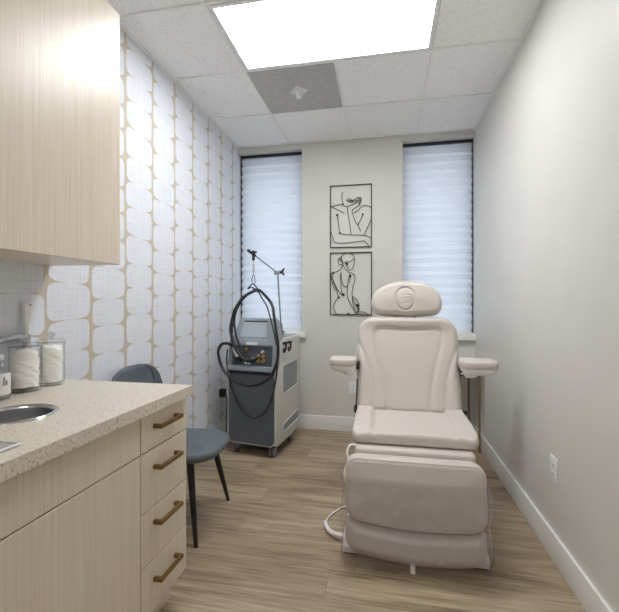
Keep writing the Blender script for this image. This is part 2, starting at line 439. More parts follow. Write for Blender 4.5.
bm = B(); box(bm, .175, XR - .001, YB - .001, REC + .09, SILL + .002, .945); box(bm, .125, XR - .001, YB - .047, YB - .001, .888, .945, .005)
structure('trim_4', bm, 'trim', 30)
# ground outside, seen by the light only through the shades
bm = B(); box(bm, -12, 12, YB + .55, 24, -.6, -.5); o = structure('trim_5', bm, 'asphalt'); o.name = 'outdoor_ground'

# ================================================================ WINDOW SHADES
def shade(x0, x1, label, side):
    t = thing('window_shade', label, 'window blind', ((x0 + x1) / 2, REC, .95), 0, 'pleated shades in the back windows')
    w = (x1 - x0) / 2; zt = ZC - .064 - .95
    bm = B(); box(bm, -w, w, -.022, .03, zt, zt + .017, .002); mk('headrail', bm, 'black_metal', t)
    bm = B(); sx = side * (w - .003); box(bm, sx - .0018, sx + .0018, -.016, .03, .0, zt - .001); mk('side_channel', bm, 'black_metal', t)
    bm = B(); n = 22; pit = zt / n; prev = None
    H = [(0, z) for z in ()]
    cols = []
    for i in range(2 * n + 1):
        z = .018 + (zt - .018) * i / (2 * n); y = -.015 if i % 2 else .018
        a, b = bm.verts.new((-w + (.0055 if side < 0 else .003), y, z)), bm.verts.new((w - (.0055 if side > 0 else .003), y, z))
        if prev: bm.faces.new((prev[0], prev[1], b, a))
        prev = (a, b)
    mk('pleated_fabric', bm, 'shade', t)
    bm = B(); box(bm, -w + .009, w - .009, -.010, .014, .0, .018, .003); mk('bottom_rail', bm, 'white_plastic', t, 30)
    return t
shade(XL + .006, -.7915, 'white pleated shade in the left window, behind the grey machine', -1)
shade(.1715, XR - .003, 'white pleated shade in the right window, behind the ivory chair', 1)

# ================================================================ CEILING FITTINGS
def panel_light(x0, y0, label, mat='lamp'):
    t = thing('ceiling_light', label, 'light', (x0 + T, y0 + T / 2, ZC), 0)
    a, b = T - .014, T / 2 - .014
    bm = B(); w = .020
    for q in ((-a, a, -b, -b + w), (-a, a, b - w, b), (-a, -a + w, -b + w, b - w), (a - w, a, -b + w, b - w)):
        box(bm, *q, -.002, .009, .0015)
    mk('light_frame', bm, 'tbar', t)
    bm = B(); box(bm, -a + w, a - w, -b + w, b - w, .004, .009); mk('light_diffuser', bm, mat, t, None, 'glowing white diffuser')
    return t
panel_light(GX, GY - T, 'big glowing white panel light in the ceiling')
panel_light(GX, GY - 6 * T, 'added unseen fill panel in the ceiling near the door', 'lamp_fill')  # unseen panel added behind the camera to brighten the near cabinets and counter
t = thing('air_return_vent', 'square grey metal ceiling vent beside the panel light', 'vent', (GX + T / 2, GY + T / 2, ZC))
bm = B(); h = T / 2 - .013
box(bm, -h, h, -h, h, .003, .009); mk('vent_plate', bm, 'vent', t)
bm = B()
for i in range(41):
    q = -h + .012 + (2 * h - .024) * i / 40; box(bm, q - .0016, q + .0016, -h + .01, h - .01, .0005, .0029)
for i in range(13):
    q = -h + .012 + (2 * h - .024) * i / 12; box(bm, -h + .01, h - .01, q - .0012, q + .0012, .0007, .0029)
mk('vent_grille', bm, 'vent', t)
bm = B()
for q in ((-h, h, -h, -h + .01), (-h, h, h - .01, h), (-h, -h + .01, -h + .01, h - .01), (h - .01, h, -h + .01, h - .01)): box(bm, *q, -.001, .003)
mk('vent_rim', bm, 'vent', t)
t = thing('fire_sprinkler', 'small pale sprinkler head in the middle of the grey vent', 'sprinkler', (GX + T / 2, GY + T / 2 - .01, ZC), .4)
bm = B(); box(bm, -.05, .05, -.05, .05, -.008, .0, .004, M=Matrix.Rotation(.3, 4, 'Z')); mk('escutcheon', bm, 'white_plastic', t, 30)
bm = B(); lathe(bm, [(0, -.045), (.012, -.045), (.014, -.03), (.022, -.024), (.024, -.008), (0, -.008)], seg=20); mk('sprinkler_body', bm, 'vent', t, 40)
bm = B(); lathe(bm, [(0, -.052), (.02, -.052), (.02, -.048), (0, -.048)], seg=20); mk('deflector', bm, 'white_plastic', t, 40)

# ================================================================ CABINETS, COUNTER, SINK
CT, CB = .892, .852
CX, CY1, CY0 = -.782, 1.496, -.40
FX = -.812                                    # plane of the drawer fronts
SK = (-1.114, 1.004); SR = .104
def carcass(bm, y0, y1, top):
    x0, x1, z0 = XL + .003, FX - .020, .13
    box(bm, x0, x1, y0, y0 + .018, z0, top); box(bm, x0, x1, y1 - .018, y1, z0, top)
    box(bm, x0, x1, y0 + .018, y1 - .018, z0, z0 + .018); box(bm, x0, x0 + .01, y0 + .018, y1 - .018, z0 + .018, top)
    box(bm, x1 - .018, x1, y0 + .018, y1 - .018, top - .06, top)
    box(bm, x0, x1 - .05, y0, y1, 0, z0)          # recessed toe kick
SKEW = math.tan(math.radians(1.9))
def square_off(bm):
    # the run of units is not quite parallel to the wall: it gets shallower towards the door
    for v in bm.verts:
        v.co.x -= max(0, CY1 - v.co.y) * SKEW * max(0, (v.co.x - XL) / (CX - XL))
    return bm
def front(bm, y0, y1, z0, z1, x=FX): box(bm, x - .019, x, y0, y1, z0, z1, .0012, 1)
G = .0021
t = thing('drawer_cabinet', 'pale wood cabinet of four drawers at the counter end', 'cabinet')
YD0, YD1 = 1.200, 1.4955
bm = B(); carcass(bm, YD0 + .001, YD1 - .004, .846); square_off(bm); mk('cabinet_body', bm, 'wood', t)
zs = [(.709, .849), (.500, .709), (.310, .500), (.126, .310)]
hz = [.790, .642, .443, .236]
for (z0, z1), zh in zip(zs, hz):
    bm = B(); front(bm, YD0 + G, YD1 - .001, z0 + G, z1 - G); square_off(bm); dr = mk('drawer', bm, 'wood', t)
    bm = B(); ya, yb, bx = 1.268, 1.414, FX + .036
    box(bm, bx - .012, bx, ya, yb, zh - .0075, zh + .0075, .0015, 1)
    box(bm, FX, bx - .009, ya, ya + .013, zh - .0075, zh + .0075, .001, 1); box(bm, FX, bx - .009, yb - .013, yb, zh - .0075, zh + .0075, .001, 1)
    square_off(bm); mk('drawer_handle', bm, 'bronze', dr, None, 'square brass bar handle')
def sink_unit(y0, y1, label, name):
    t = thing(name, label, 'cabinet')
    bm = B(); carcass(bm, y0 + .001, y1 - .001, .846); square_off(bm); mk('cabinet_body', bm, 'wood', t)
    bm = B(); front(bm, y0 + G, y1 - G, .709 + G, .849 - G); square_off(bm); mk('false_drawer_front', bm, 'wood', t)
    bm = B(); front(bm, y0 + G, y1 - G, .126, .709 - .0025); square_off(bm); mk('cabinet_door', bm, 'wood', t)
sink_unit(.43, YD0, 'plain pale wood cabinet with no handles, under the round sink', 'sink_cabinet')
sink_unit(CY0 + .002, .43, 'plain pale wood cabinet next to the sink cabinet, nearest the viewer', 'base_cabinet')
# worktop with a round cut-out
bm = B()
x0, x1 = XL + .001, CX; ya, yb = .80, 1.22; N = 48
def ringpt(a):
    dx, dy = math.cos(a), math.sin(a); s = 1e9
    for lim, dd, cc in ((x1, dx, SK[0]), (x0, dx, SK[0]), (yb, dy, SK[1]), (ya, dy, SK[1])):
        if abs(dd) > 1e-9:
            q = (lim - cc) / dd
            if q > 0: s = min(s, q)
    return SK[0] + dx * s, SK[1] + dy * s
ang = sorted([2 * PI * i / N for i in range(N)] + [math.atan2(y - SK[1], x - SK[0]) % (2 * PI) for x in (x0, x1) for y in (ya, yb)])
for zz in (CT, CB):
    i_ = [bm.verts.new((SK[0] + SR * math.cos(a), SK[1] + SR * math.sin(a), zz)) for a in ang]
    o_ = [bm.verts.new((*ringpt(a), zz)) for a in ang]
    for q in range(len(ang)):
        w = (q + 1) % len(ang); bm.faces.new((i_[q], i_[w], o_[w], o_[q]))
    if zz == CT: ti = i_
    else:
        for q in range(len(ang)): w = (q + 1) % len(ang); bm.faces.new((ti[q], ti[w], i_[w], i_[q]))
for a, b in ((CY0, ya), (yb, CY1)):
    for zz in (CT, CB): bm.faces.new([bm.verts.new(v) for v in ((x0, a, zz), (x1, a, zz), (x1, b, zz), (x0, b, zz))])
for (xa, y_a), (xb, y_b) in (((x1, CY0), (x1, CY1)), ((x1, CY1), (x0, CY1)), ((x0, CY1), (x0, CY0)), ((x0, CY0), (x1, CY0))):
    bm.faces.new([bm.verts.new(v) for v in ((xa, y_a, CB), (xb, y_b, CB), (xb, y_b, CT), (xa, y_a, CT))])
for v in bm.verts:
    if (v.co.x - SK[0]) ** 2 + (v.co.y - SK[1]) ** 2 > .02: v.co.x -= max(0, CY1 - v.co.y) * SKEW * max(0, (v.co.x - XL) / (CX - XL))
o = mk('countertop', bm, 'counter'); tag(o, 'speckled beige countertop running along the left wall', 'countertop')
# sink
t = thing('sink', 'small round stainless sink set into the countertop', 'sink', (SK[0], SK[1], CT))
bm = B(); lathe(bm, [(.113, .0008), (.111, .004), (.106, .006), (.099, .004), (.0965, -.004), (.0945, -.004), (.0945, -.006)], seg=56); mk('sink_rim', bm, 'chrome', t, 60)
bm = B(); lathe(bm, [(.0962, -.004), (.0945, -.06), (.088, -.105), (.07, -.122), (.022, -.128), (.022, -.132), (.075, -.127), (.092, -.108), (.0985, -.06), (.1005, -.004)], seg=56); mk('sink_bowl', bm, 'steel', t, 50)
bm = B(); lathe(bm, [(0, -.130), (.021, -.130), (.021, -.126), (.012, -.1255), (0, -.128)], seg=24); mk('sink_drain', bm, 'dark_steel', t, 40)
# faucet
t = thing('faucet', 'slim chrome tap with upright lever behind the glass jars', 'faucet', (-1.429, 1.334, CT))
bm = B(); lathe(bm, [(0, 0), (.018, 0), (.018, .006), (.014, .010), (.0135, .215), (0, .215)], seg=24); mk('faucet_body', bm, 'chrome', t, 40)
bm = B(); tube(bm, catmull([(0, 0, .205), (.002, -.05, .208), (.010, -.14, .196), (.045, -.24, .178)], 6), [.013] * 19, 14); mk('faucet_spout', bm, 'chrome', t, 60)
bm = B(); lathe(bm, [(0, .0), (.011, .0), (.012, .02), (0, .02)], c=(.045, -.24, .150), seg=16); mk('aerator', bm, 'rubber', t, 40)
bm = B(); box(bm, -.008, .008, -.016, .016, .255, .345, .006); lathe(bm, [(0, .215), (.0135, .215), (.0135, .255), (0, .26)], seg=20)
lv = mk('faucet_lever', bm, 'white_plastic', t, 40)
bm = B(); lathe(bm, [(0, 0), (.0035, 0), (.0035, .002), (0, .002)], seg=12, M=Matrix.Translation((.0082, .008, .333)) @ Matrix.Rotation(PI / 2, 4, 'Y')); mk('lever_screw', bm, 'slot', lv)
# tray
t = thing('metal_tray', 'flat stainless tray corner at the countertop edge, left of frame', 'tray', (-1.01, .645, CT))
bm = B(); box(bm, -.145, .145, -.148, .148, .001, .005, .001, 1); mk('tray_base', bm, 'tray', t)
bm = B()
for q in ((-.145, .145, -.148, -.142), (-.145, .145, .142, .148), (-.145, -.139, -.142, .142), (.139, .145, -.142, .142)): box(bm, *q, .005, .0075, .001, 1)
mk('tray_rim', bm, 'tray', t)
# jars
def cotton_fn(seed, amp, lob):
    rnd = random.Random(seed); ph = [rnd.uniform(0, 6.28) for _ in range(6)]
    def fn(r, z, a):
        q = sum(math.sin(a * (i + 2) + ph[i] + z * lob * (i + 1)) for i in range(4)) * amp
        zq = math.sin(a * 2 + ph[4]) * .004 + math.sin(a * 5 + ph[5]) * .0025
        return max(.001, r + q - abs(amp) * 2.2), z + zq
    return fn
def jar(x, y, r, h, lab, clab, seed):
    t = thing('glass_jar', lab, 'jar', (x, y, CT), 0, 'glass jars of cotton on the countertop')
    bm = B(); w = .0025
    lathe(bm, [(0, .0005), (r * .9, .0005), (r * .97, .004), (r * .97, .010), (r * .93, .014), (r, .020), (r, h - .004), (r * 1.03, h), (r - w, h), (r - w, .016), (r * .85, .012), (0, .010)], seg=48)
    mk('jar_body', bm, 'glass', t, 50)
    bm = B(); lathe(bm, [(0, h + .001), (r * .9, h + .001), (r * 1.05, h + .002), (r * 1.06, h + .010), (r * .95, h + .013), (r * .4, h + .016), (.008, h + .019), (0, h + .019)], seg=48); ld = mk('jar_lid', bm, 'glass', t, 50)
    bm = B(); lathe(bm, [(.006, h + .019), (.006, h + .023), (.013, h + .029), (.0145, h + .036), (.012, h + .043), (.006, h + .047), (0, h + .048)], seg=24); mk('lid_knob', bm, 'knob', ld, 60)
    bm = B(); R = r - .006; zz = [.0165 + (h - .036) * i / 26 for i in range(27)]
    prof = [(0, zz[0]), (R * .8, zz[0])] + [(R * (.97 + .03 * math.sin(i * 2.1 + seed)), z) for i, z in enumerate(zz)] + [(R * .6, zz[-1] + .006), (0, zz[-1] + .008)]
    lathe(bm, prof, seg=60, fn=cotton_fn(seed, .0011, 55))
    for v in bm.verts:
        if v.co.z < .0165: v.co.z = .0165
    o = mk('cotton_balls' if seed == 1 else 'cotton_pads', bm, 'cotton', None, 180); o.location = (x, y, CT)
    tag(o, clab, 'cotton', None, 'stuff')
jar(-1.372, 1.275, .0535, .172, 'clear glass jar of white cotton with knob lid, nearer the sink', 'fluffy white cotton filling the glass jar nearer the sink', 1)
jar(-1.366, 1.388, .0490, .176, 'clear glass jar of cotton with knob lid, farther along the countertop', 'white cotton filling the glass jar farther from the sink', 2)
# bottle
t = thing('soap_bottle', 'clear bottle with a white label at the left picture edge', 'bottle', (-1.345, 1.142, CT))
bm = B(); lathe(bm, [(0, .0005), (.034, .0005), (.036, .004), (.036, .105), (.030, .125), (.016, .138), (.0145, .150), (.0125, .150), (.0125, .138), (.028, .123), (.034, .104), (.034, .006), (0, .004)], seg=40); mk('bottle_body', bm, 'glass', t, 50)
bm = B(); lathe(bm, [(.017, .141), (.017, .158), (.006, .16), (.006, .163), (0, .163)], seg=24); mk('bottle_cap', bm, 'white_plastic', t, 40)
bm = B(); lathe(bm, [(.0364, .02), (.0368, .021), (.0368, .094), (.0364, .095)], seg=40); lb = mk('bottle_label', bm, 'label', t, 40, 'white paper label')
bm = B()
ar = lambda a, z: (.0373 * math.cos(a), .0373 * math.sin(a), z)
tube(bm, catmull([ar(-.35, .052), ar(-.28, .072), ar(-.22, .083), ar(-.16, .074), ar(-.2, .058), ar(-.12, .054), ar(-.05, .066), ar(.02, .07), ar(.04, .056), ar(.12, .056)], 5), .0009, 6)
mk('label_script', bm, 'ink', lb)
# wall cabinet
t = thing('wall_cabinet', 'pale wood cabinet hung on the wall above the countertop', 'cabinet')
UZ0, UZ1, UX, UY = 1.397, 2.462, -1.107, 1.473
bm = B()
xa, xb, ya, yb = XL + .002, UX - .020, .05, UY
box(bm, xa, xb, ya, ya + .018, UZ0, UZ1); box(bm, xa, xb, yb - .018, yb, UZ0, UZ1)
box(bm, xa, xb, ya + .018, yb - .018, UZ0, UZ0 + .018); box(bm, xa, xb, ya + .018, yb - .018, UZ1 - .018, UZ1); box(bm, xa, xa + .008, ya + .018, yb - .018, UZ0 + .018, UZ1 - .018)
mk('cabinet_body', bm, 'wood', t)
for a, b in ((.05, .761), (.761, UY)):
    bm = B(); front(bm, a + G, b - G * .3, UZ0, UZ1, UX); mk('cabinet_door', bm, 'wood', t)

# ================================================================ OUTLETS
def outlet(name, loc, rz, label, group=None):
    t = thing(name, label, 'outlet', loc, rz, 'white wall outlets')      # local -y faces the room
    bm = B(); box(bm, -.039, .039, -.006, 0, -.062, .062, .003); mk('outlet_plate', bm, 'switch', t, 30)
    for z in (-.02, .02):
        bm = B(); prism(bm, rrect(-.0165, .0165, -.0145, .0145, .008, 4), 0, .0015, Matrix.Translation((0, -.006, z)) @ Matrix.Rotation(PI / 2, 4, 'X')); sk = mk('outlet_socket', bm, 'switch', t, 30)
        bm = B()
        for x in (-.006, .006): box(bm, x - .001, x + .001, -.0079, -.0075, z - .003, z + .006)
        mk('socket_slot', bm, 'slot', sk)
    return t
outlet('wall_outlet', (XR, 2.052, .431), -PI / 2, 'white outlet plate low on the bare right wall')
outlet('wall_outlet', (-.292, YB, .412), 0, 'white outlet on back wall, half hidden by the ivory chair')
outlet('wall_outlet', (XL, 3.265, .40), PI / 2, 'outlet on the patterned wall with a black plug in it')
t = thing('power_plug', 'black plug with cord in the outlet on the patterned wall', 'plug', (XL + .008, 3.265, .42))
bm = B(); box(bm, .0, .05, -.028, .028, -.035, .035, .006); mk('plug_body', bm, 'rubber', t, 30)
bm = B(); tube(bm, catmull([(.045, 0, -.02), (.065, .0, -.06), (.05, .02, -.2), (.05, .03, -.395), (.07, .08, -.413), (.11, .14, -.413)], 8), .005, 8); mk('plug_cord', bm, 'rubber', t, 60)

# ================================================================ WALL ART
def art(z0, label, conv, lines, dots):
    x0, x1, hgt = -.511, -.113, .598
    t = thing('line_art_panel', label, 'wall art', ((x0 + x1) / 2, YB - .012, z0), 0, 'black metal line drawings on the back wall')
    w = (x1 - x0) / 2; b = .0085
    bm = B()
    for q in ((-w, w, 0, b), (-w, w, hgt - b, hgt)): box(bm, q[0], q[1], -.005, .005, q[2], q[3], .001, 1)
    for q in ((-w, -w + b), (w - b, w)): box(bm, q[0], q[1], -.005, .005, b, hgt - b, .001, 1)
    mk('art_frame', bm, 'black_metal', t)
    bm = B()
    for ln in lines:
        pts = []
        for p in ln:
            fx, fy = conv(*p); pts.append((-w + fx * 2 * w, 0, hgt * (1 - fy)))
        tube(bm, catmull(pts, 6), .0031, 6)
    for (px, py, rr) in dots:
        fx, fy = conv(px, py)
        lathe(bm, [(0, -.004), (rr, -.004), (rr, .004), (0, .004)], seg=12, M=Matrix.Translation((-w + fx * 2 * w, 0, hgt * (1 - fy))) @ Matrix.Rotation(PI / 2, 4, 'X'))
    mk('art_lines', bm, 'black_metal', t, 60)
c1 = lambda x, y: ((x - 42) / 351, (y - (50 - 13 * (x - 42) / 351)) / (581 - 7 * (x - 42) / 351 - (50 - 13 * (x - 42) / 351)))
c2 = lambda x, y: ((x - 42) / 357, (y - (42 - 5 * (x - 42) / 357)) / (575 - 3 * (x - 42) / 357 - (42 - 5 * (x - 42) / 357)))
art(1.749, 'upper black metal line drawing, bare shoulders and folded arms', c1, [
    [(150, 106), (143, 130), (145, 165), (152, 205), (165, 222), (188, 230), (215, 220), (245, 205), (262, 190)],
    [(44, 228), (80, 222), (120, 213), (152, 205)],
    [(48, 228), (90, 246), (130, 266), (166, 285)],
    [(188, 230), (195, 290), (208, 370), (220, 466)],
    [(182, 178), (200, 160), (225, 172), (240, 185), (215, 192), (182, 178)], [(190, 178), (212, 178), (238, 184)],
    [(232, 188), (248, 170), (275, 155), (300, 152), (306, 172), (296, 200), (290, 212), (276, 180), (250, 178)],
    [(262, 190), (268, 196), (240, 206)], [(280, 160), (292, 190)], [(290, 158), (300, 182)],
    [(296, 212), (265, 235), (230, 262), (236, 300), (252, 350), (276, 385), (302, 440)],
    [(240, 286), (275, 262), (308, 232), (340, 222), (375, 232), (392, 246)],
    [(318, 296), (300, 340), (276, 388)],
    [(392, 320), (370, 380), (345, 430), (325, 476)],
    [(102, 300), (110, 350), (118, 400), (126, 452)],
    [(126, 452), (170, 466), (250, 470), (330, 474), (370, 488), (392, 506)],
    [(44, 428), (60, 470), (75, 515), (92, 534), (150, 540), (230, 532), (300, 524), (332, 522), (355, 548), (376, 572)]],
    [(102, 300, .011), (318, 296, .009), (126, 452, .009), (152, 208, .008)])
art(1.107, 'lower black metal line drawing, seated woman seen from behind', c2, [
    [(150, 130), (138, 100), (142, 72), (170, 50), (205, 46), (236, 62), (252, 92), (250, 125), (243, 160), (225, 188), (205, 192), (192, 172), (182, 145), (175, 128)],
    [(145, 88), (122, 86), (112, 108), (118, 135), (135, 146), (150, 136), (148, 110), (130, 96), (128, 120)],
    [(150, 136), (180, 122), (215, 118), (250, 92)], [(180, 122), (196, 138), (186, 150)],
    [(152, 140), (148, 160), (130, 185), (100, 205), (70, 210), (50, 226)],
    [(150, 145), (170, 175), (200, 208), (240, 222), (256, 250), (250, 300), (236, 350), (232, 400), (244, 450), (270, 500), (292, 520), (280, 548)],
    [(72, 205), (62, 245), (75, 290), (100, 345), (130, 385), (158, 405), (166, 398)], [(50, 228), (58, 280), (72, 330), (88, 370)], [(60, 240), (80, 310), (104, 372), (110, 412), (124, 432)],
    [(138, 210), (132, 250), (136, 300), (140, 360), (155, 400)], [(138, 210), (142, 270), (158, 318), (182, 336), (196, 310)],
    [(212, 226), (200, 270), (194, 330), (190, 400), (205, 450), (235, 510), (262, 556)], [(222, 232), (216, 270), (212, 300)],
    [(104, 430), (85, 465), (72, 500), (80, 535), (100, 568)],
    [(236, 415), (270, 440), (290, 480), (288, 520), (262, 556)], [(232, 420), (240, 480), (262, 540)],
    [(268, 560), (300, 545), (340, 548), (368, 566)]],
    [(158, 402, .013), (118, 425, .011), (276, 490, .014), (185, 135, .010), (70, 215, .010), (215, 240, .012), (200, 565, .012)])

# ================================================================ SLATE CHAIR
t = thing('side_chair', 'slate grey upholstered chair with black legs behind the counter end', 'chair', (-1.165, 2.035, 0), math.radians(3))
def seat_out(a):     # plan of the seat: rounded front, narrower rear
    return
bm = B()
l_, r_ = outline(-.215, .215, -.20, .285, .15, .10, taper=.06)
def seat_front(X, Y, D): return .030 + .0 * X - .010 * np.exp(-((X / .13) ** 2 + ((Y - .02) / .14) ** 2)) + .020 * np.clip((-Y - .08) / .12, 0, 1)
# local: x right (= -y chair), y up (= +x chair), z up
M = Matrix(((0, 1, 0, 0), (-1, 0, 0, 0), (0, 0, 1, .425), (0, 0, 0, 1)))
cushion(bm, l_, r_, seat_front, .028, .035, M, 44, 44); mk('seat', bm, 'slate', t, 180)
# back shell: curved upholstered sheet, wraps the sitter
bm = B(); nu, nv = 40, 26; F = {}; 
def bp(u, v, off):
    half = .252 - .018 * v ** 1.6
    if v > .80: half -= .066 * ((v - .80) / .20) ** 2
    y = half * u - .055 * v
    x = -.195 - .050 * v + .075 * (1 - v * .55) * abs(u) ** 2.3
    z = .44 + .432 * v - .020 * abs(u) ** 4 * v
    return Vector((x - off, y, z))
for s_, off in ((0, 0), (1, .026)):
    for i in range(nu + 1):
        for j in range(nv + 1):
            u = -1 + 2 * i / nu; v = j / nv; e = min(1, min(1 - abs(u), (1 - v) * 1.4) / .10); e = math.sqrt(max(0, 1 - (1 - e) ** 2))
            o_ = .013 + (off - .013) * e
            F[s_, i, j] = bm.verts.new(bp(u, v, o_))
for i in range(nu):
    for j in range(nv):
        for s_ in (0, 1): bm.faces.new((F[s_, i, j], F[s_, i + 1, j], F[s_, i + 1, j + 1], F[s_, i, j + 1]))
for i in range(nu): bm.faces.new((F[0, i, 0], F[0, i + 1, 0], F[1, i + 1, 0], F[1, i, 0]))
bmesh.ops.remove_doubles(bm, verts=bm.verts, dist=.0004)
br = mk('backrest', bm, 'slate', t, 180)
bm = B()
for y in (.135,):
    pts = [bp(y / .2 * (1 + .1 * v), v, -.0015) for v in [i / 14 for i in range(15)]]
    tube(bm, pts, .003, 6)
mk('backrest_piping', bm, 'slate', br, 60)
for sx, sy in ((1, 1), (1, -1), (-1, 1), (-1, -1)):
    bm = B(); top = (.13 * sx + .02, .15 * sy, .41); bot = (.222 * sx - (0 if sx > 0 else .02), .235 * sy, 0)
    tube(bm, [top, bot], [.021, .0105], 14); mk('leg', bm, 'leg_black', t, 60)
bm = B(); box(bm, -.14, .17, -.16, .16, .39, .402, .004); mk('seat_bracket', bm, 'leg_black', t)

# ================================================================ BRONZE LEG SIDE TABLE behind the ivory chair
t = thing('side_table', 'small table on thin bronze legs behind the ivory chair', 'table', (.600, 3.50, 0))
bm = B(); box(bm, -.168, .175, -.15, .16, .640, .658, .004); mk('tabletop', bm, 'white_plastic', t, 30)
for x, y in ((-.15, -.13), (.165, -.12), (-.15, .135), (.137, .145)):
    bm = B(); box(bm, x - .009, x + .009, y - .009, y + .009, 0, .640, .002); mk('leg', bm, 'bronze_leg', t)
bm = B(); box(bm, -.141, .156, -.126, -.118, .620, .638); mk('apron', bm, 'bronze_leg', t)
bm = B(); box(bm, -.141, .128, .136, .144, .620, .638); mk('apron', bm, 'bronze_leg', t)

# ================================================================ IVORY TREATMENT CHAIR
CHX = .150
t = thing('treatment_chair', 'ivory padded treatment chair with headrest and armrests', 'chair', (CHX, 2.30, 0))
# local frame: x right, y depth (back), z up; origin on the floor under the seat
bm = B()
for s_ in (-1, 1):
    xo = -.312 if s_ < 0 else .288
    prof = [(-.40, .0), (-.40, .026), (-.37, .050), (.45, .050), (.50, .03), (.50, 0)]
    M = Matrix(((0, 0, 1, xo), (1, 0, 0, 0), (0, 1, 0, .012), (0, 0, 0, 1)))
    prism(bm, prof, -.038, .038, M)
box(bm, -.275, .275, -.20, .30, .014, .060, .004)
mk('base', bm, 'white_plastic', t)
for s_ in (-1, 1):
    for y in (-.36, .45):
        bm = B(); xo = -.312 if s_ < 0 else .288; box(bm, xo - .030, xo + .030, y - .03, y + .03, 0, .0125); mk('rubber_foot', bm, 'rubber', t)
bm = B(); box(bm, -.16, .16, -.10, .22, .060, .27, .01); box(bm, -.13, .13, -.07, .19, .27, .42, .01); mk('lift_column', bm, 'white_plastic', t, 30)
bm = B(); box(bm, -.25, .25, -.18, .24, .42, .452, .004); mk('seat_frame', bm, 'white_plastic', t, 30)
# seat pad : local plan x, y ; front edge at y=-.26
bm = B(); l_, r_ = outline(-.322, .322, -.255, .240, .045, .05)
def seat_top(X, Y, D):
    side = np.clip((np.abs(X) - .205) / .022, 0, 1); side = side * side * (3 - 2 * side)
    front = np.clip((-.19 - Y) / .06, 0, 1)
    ctr = np.clip((np.abs(X) - .0) / .2, 0, 1)
    z = .032 + side * .024 * (1 - .55 * np.clip((-Y - .10) / .13, 0, 1)) 
    z = z - .026 * front * np.clip((np.abs(X) - .17) / .12, 0, 1)
    return z
cushion(bm, l_, r_, seat_top, .027, .013, Matrix.Translation((.0, .0, .524)), 72, 56); mk('seat', bm, 'vinyl', t, 180)
# padded roll under the seat front
bm = B(); box(bm, -.300, .290, -.300, -.13, .428, .492, .024, 4); mk('front_bolster', bm, 'vinyl', t, 40)
# backrest
BB = Vector((.002, .235, .520)); BU = Vector((0, math.sin(math.radians(17)), math.cos(math.radians(17))))
MB_ = frame_M(BB, (1, 0, 0), BU)
bm = B(); BL = .635
l_, r_ = outline(-.331, .320, 0, BL, .120, .03, taper=-.005)
def curve(pts, hw=.329): return np.array([(x * hw, q * BL) for x, q in pts])
inner = catmull([(.40, .02, 0), (.42, .20, 0), (.50, .42, 0), (.62, .66, 0), (.65, .78, 0), (.60, .85, 0), (.45, .865, 0), (.2, .855, 0), (0, .85, 0)], 6)
inner = np.array([(p.x * .329, p.y * BL) for p in inner])
wing = np.array([(p.x * .329, p.y * BL) for p in catmull([(.68, .02, 0), (.69, .2, 0), (.74, .38, 0), (.82, .53, 0), (.93, .66, 0), (1.02, .72, 0)], 6)])
def back_front(X, Y, D):
    Q = np.stack([np.abs(X), Y], 1)
    di = seg_dist(Q, inner); dw = seg_dist(Q, wing)
    tY = Y / BL
    xi = np.interp(tY, [0, .2, .42, .66, .78, .85, .866], [.40, .42, .50, .62, .65, .60, .3]) * .329
    inside = np.clip((xi - np.abs(X)) / .02 + .5, 0, 1) * np.clip((.862 - tY) / .02 + .5, 0, 1)
    xw = np.interp(tY, [0, .2, .38, .53, .66, .72], [.68, .69, .74, .82, .93, 1.05]) * .329
    wingm = np.clip((np.abs(X) - xw) / .03 + .5, 0, 1); wingm = wingm * wingm * (3 - 2 * wingm)
    z = .062 + .012 * wingm * np.clip(1.1 - tY, 0, 1)
    z = z - .008 * inside
    z = z - .010 * np.exp(-(di / .012) ** 2) - .010 * np.exp(-(dw / .012) ** 2)
    z = z + .018 * np.exp(-((tY - .95) / .08) ** 2)
    return z
cushion(bm, l_, r_, back_front, .045, .045, MB_, 84, 84); bk = mk('backrest', bm, 'vinyl', t, 180)
bm = B(); box(bm, -.24, .24, .04, .50, -.062, -.046, .004); bmesh.ops.transform(bm, matrix=MB_, verts=bm.verts); mk('back_frame', bm, 'white_plastic', t)
bm = B(); box(bm, -.334, -.326, .385, .425, .0, .022, .002); bmesh.ops.transform(bm, matrix=MB_, verts=bm.verts); mk('fabric_tag', bm, 'label', bk)
# headrest
HB = BB + BU * (BL + .008); MH = frame_M(HB + Vector((-.006, -.02, 0)), (1, 0, 0), Vector((0, math.sin(math.radians(12)), math.cos(math.radians(12)))))
HH, HW = .241, .234
ho = catmull([(0, 0, 0), (.55, .015, 0), (.82, .055, 0), (.945, .16, 0), (1.0, .36, 0), (.965, .56, 0), (.83, .76, 0), (.58, .91, 0), (.30, .985, 0), (0, 1, 0)], 10)
hy = np.array([p.y for p in ho]); hx = np.array([max(p.x, 0.0) for p in ho])
def hl(q): 
    w = float(np.interp(q, hy, hx)); return w
bm = B()
def head_front(X, Y, D):
    e = np.sqrt(((X + .008) / .060) ** 2 + ((Y - .112) / .077) ** 2)
    z = .060 + .012 * np.clip(D / .1, 0, 1)
    z = z - .010 * np.exp(-((e - 1) / .07) ** 2)
    inside = np.clip((1 - e) / .15, 0, 1)
    for c0, sl in ((.138, -.14), (.116, .02), (.100, .10), (.084, .20)):
        z = z - .0045 * inside * np.exp(-((Y - c0 - sl * X) / .0045) ** 2) * np.clip((X + .05) / .06, 0, 1)
    return z
cushion(bm, lambda q: (-max(.004, hl(q)) * HW, q * HH), lambda q: (max(.004, hl(q)) * HW, q * HH), head_front, .035, .035, MH, 96, 96); hd = mk('headrest', bm, 'vinyl', t, 180)
bm = B(); 
for x in (-.06, .06): box(bm, x - .012, x + .012, -.16, .13, -.058, -.046); 
bmesh.ops.transform(bm, matrix=MH, verts=bm.verts); mk('headrest_bars', bm, 'dark_steel', t)
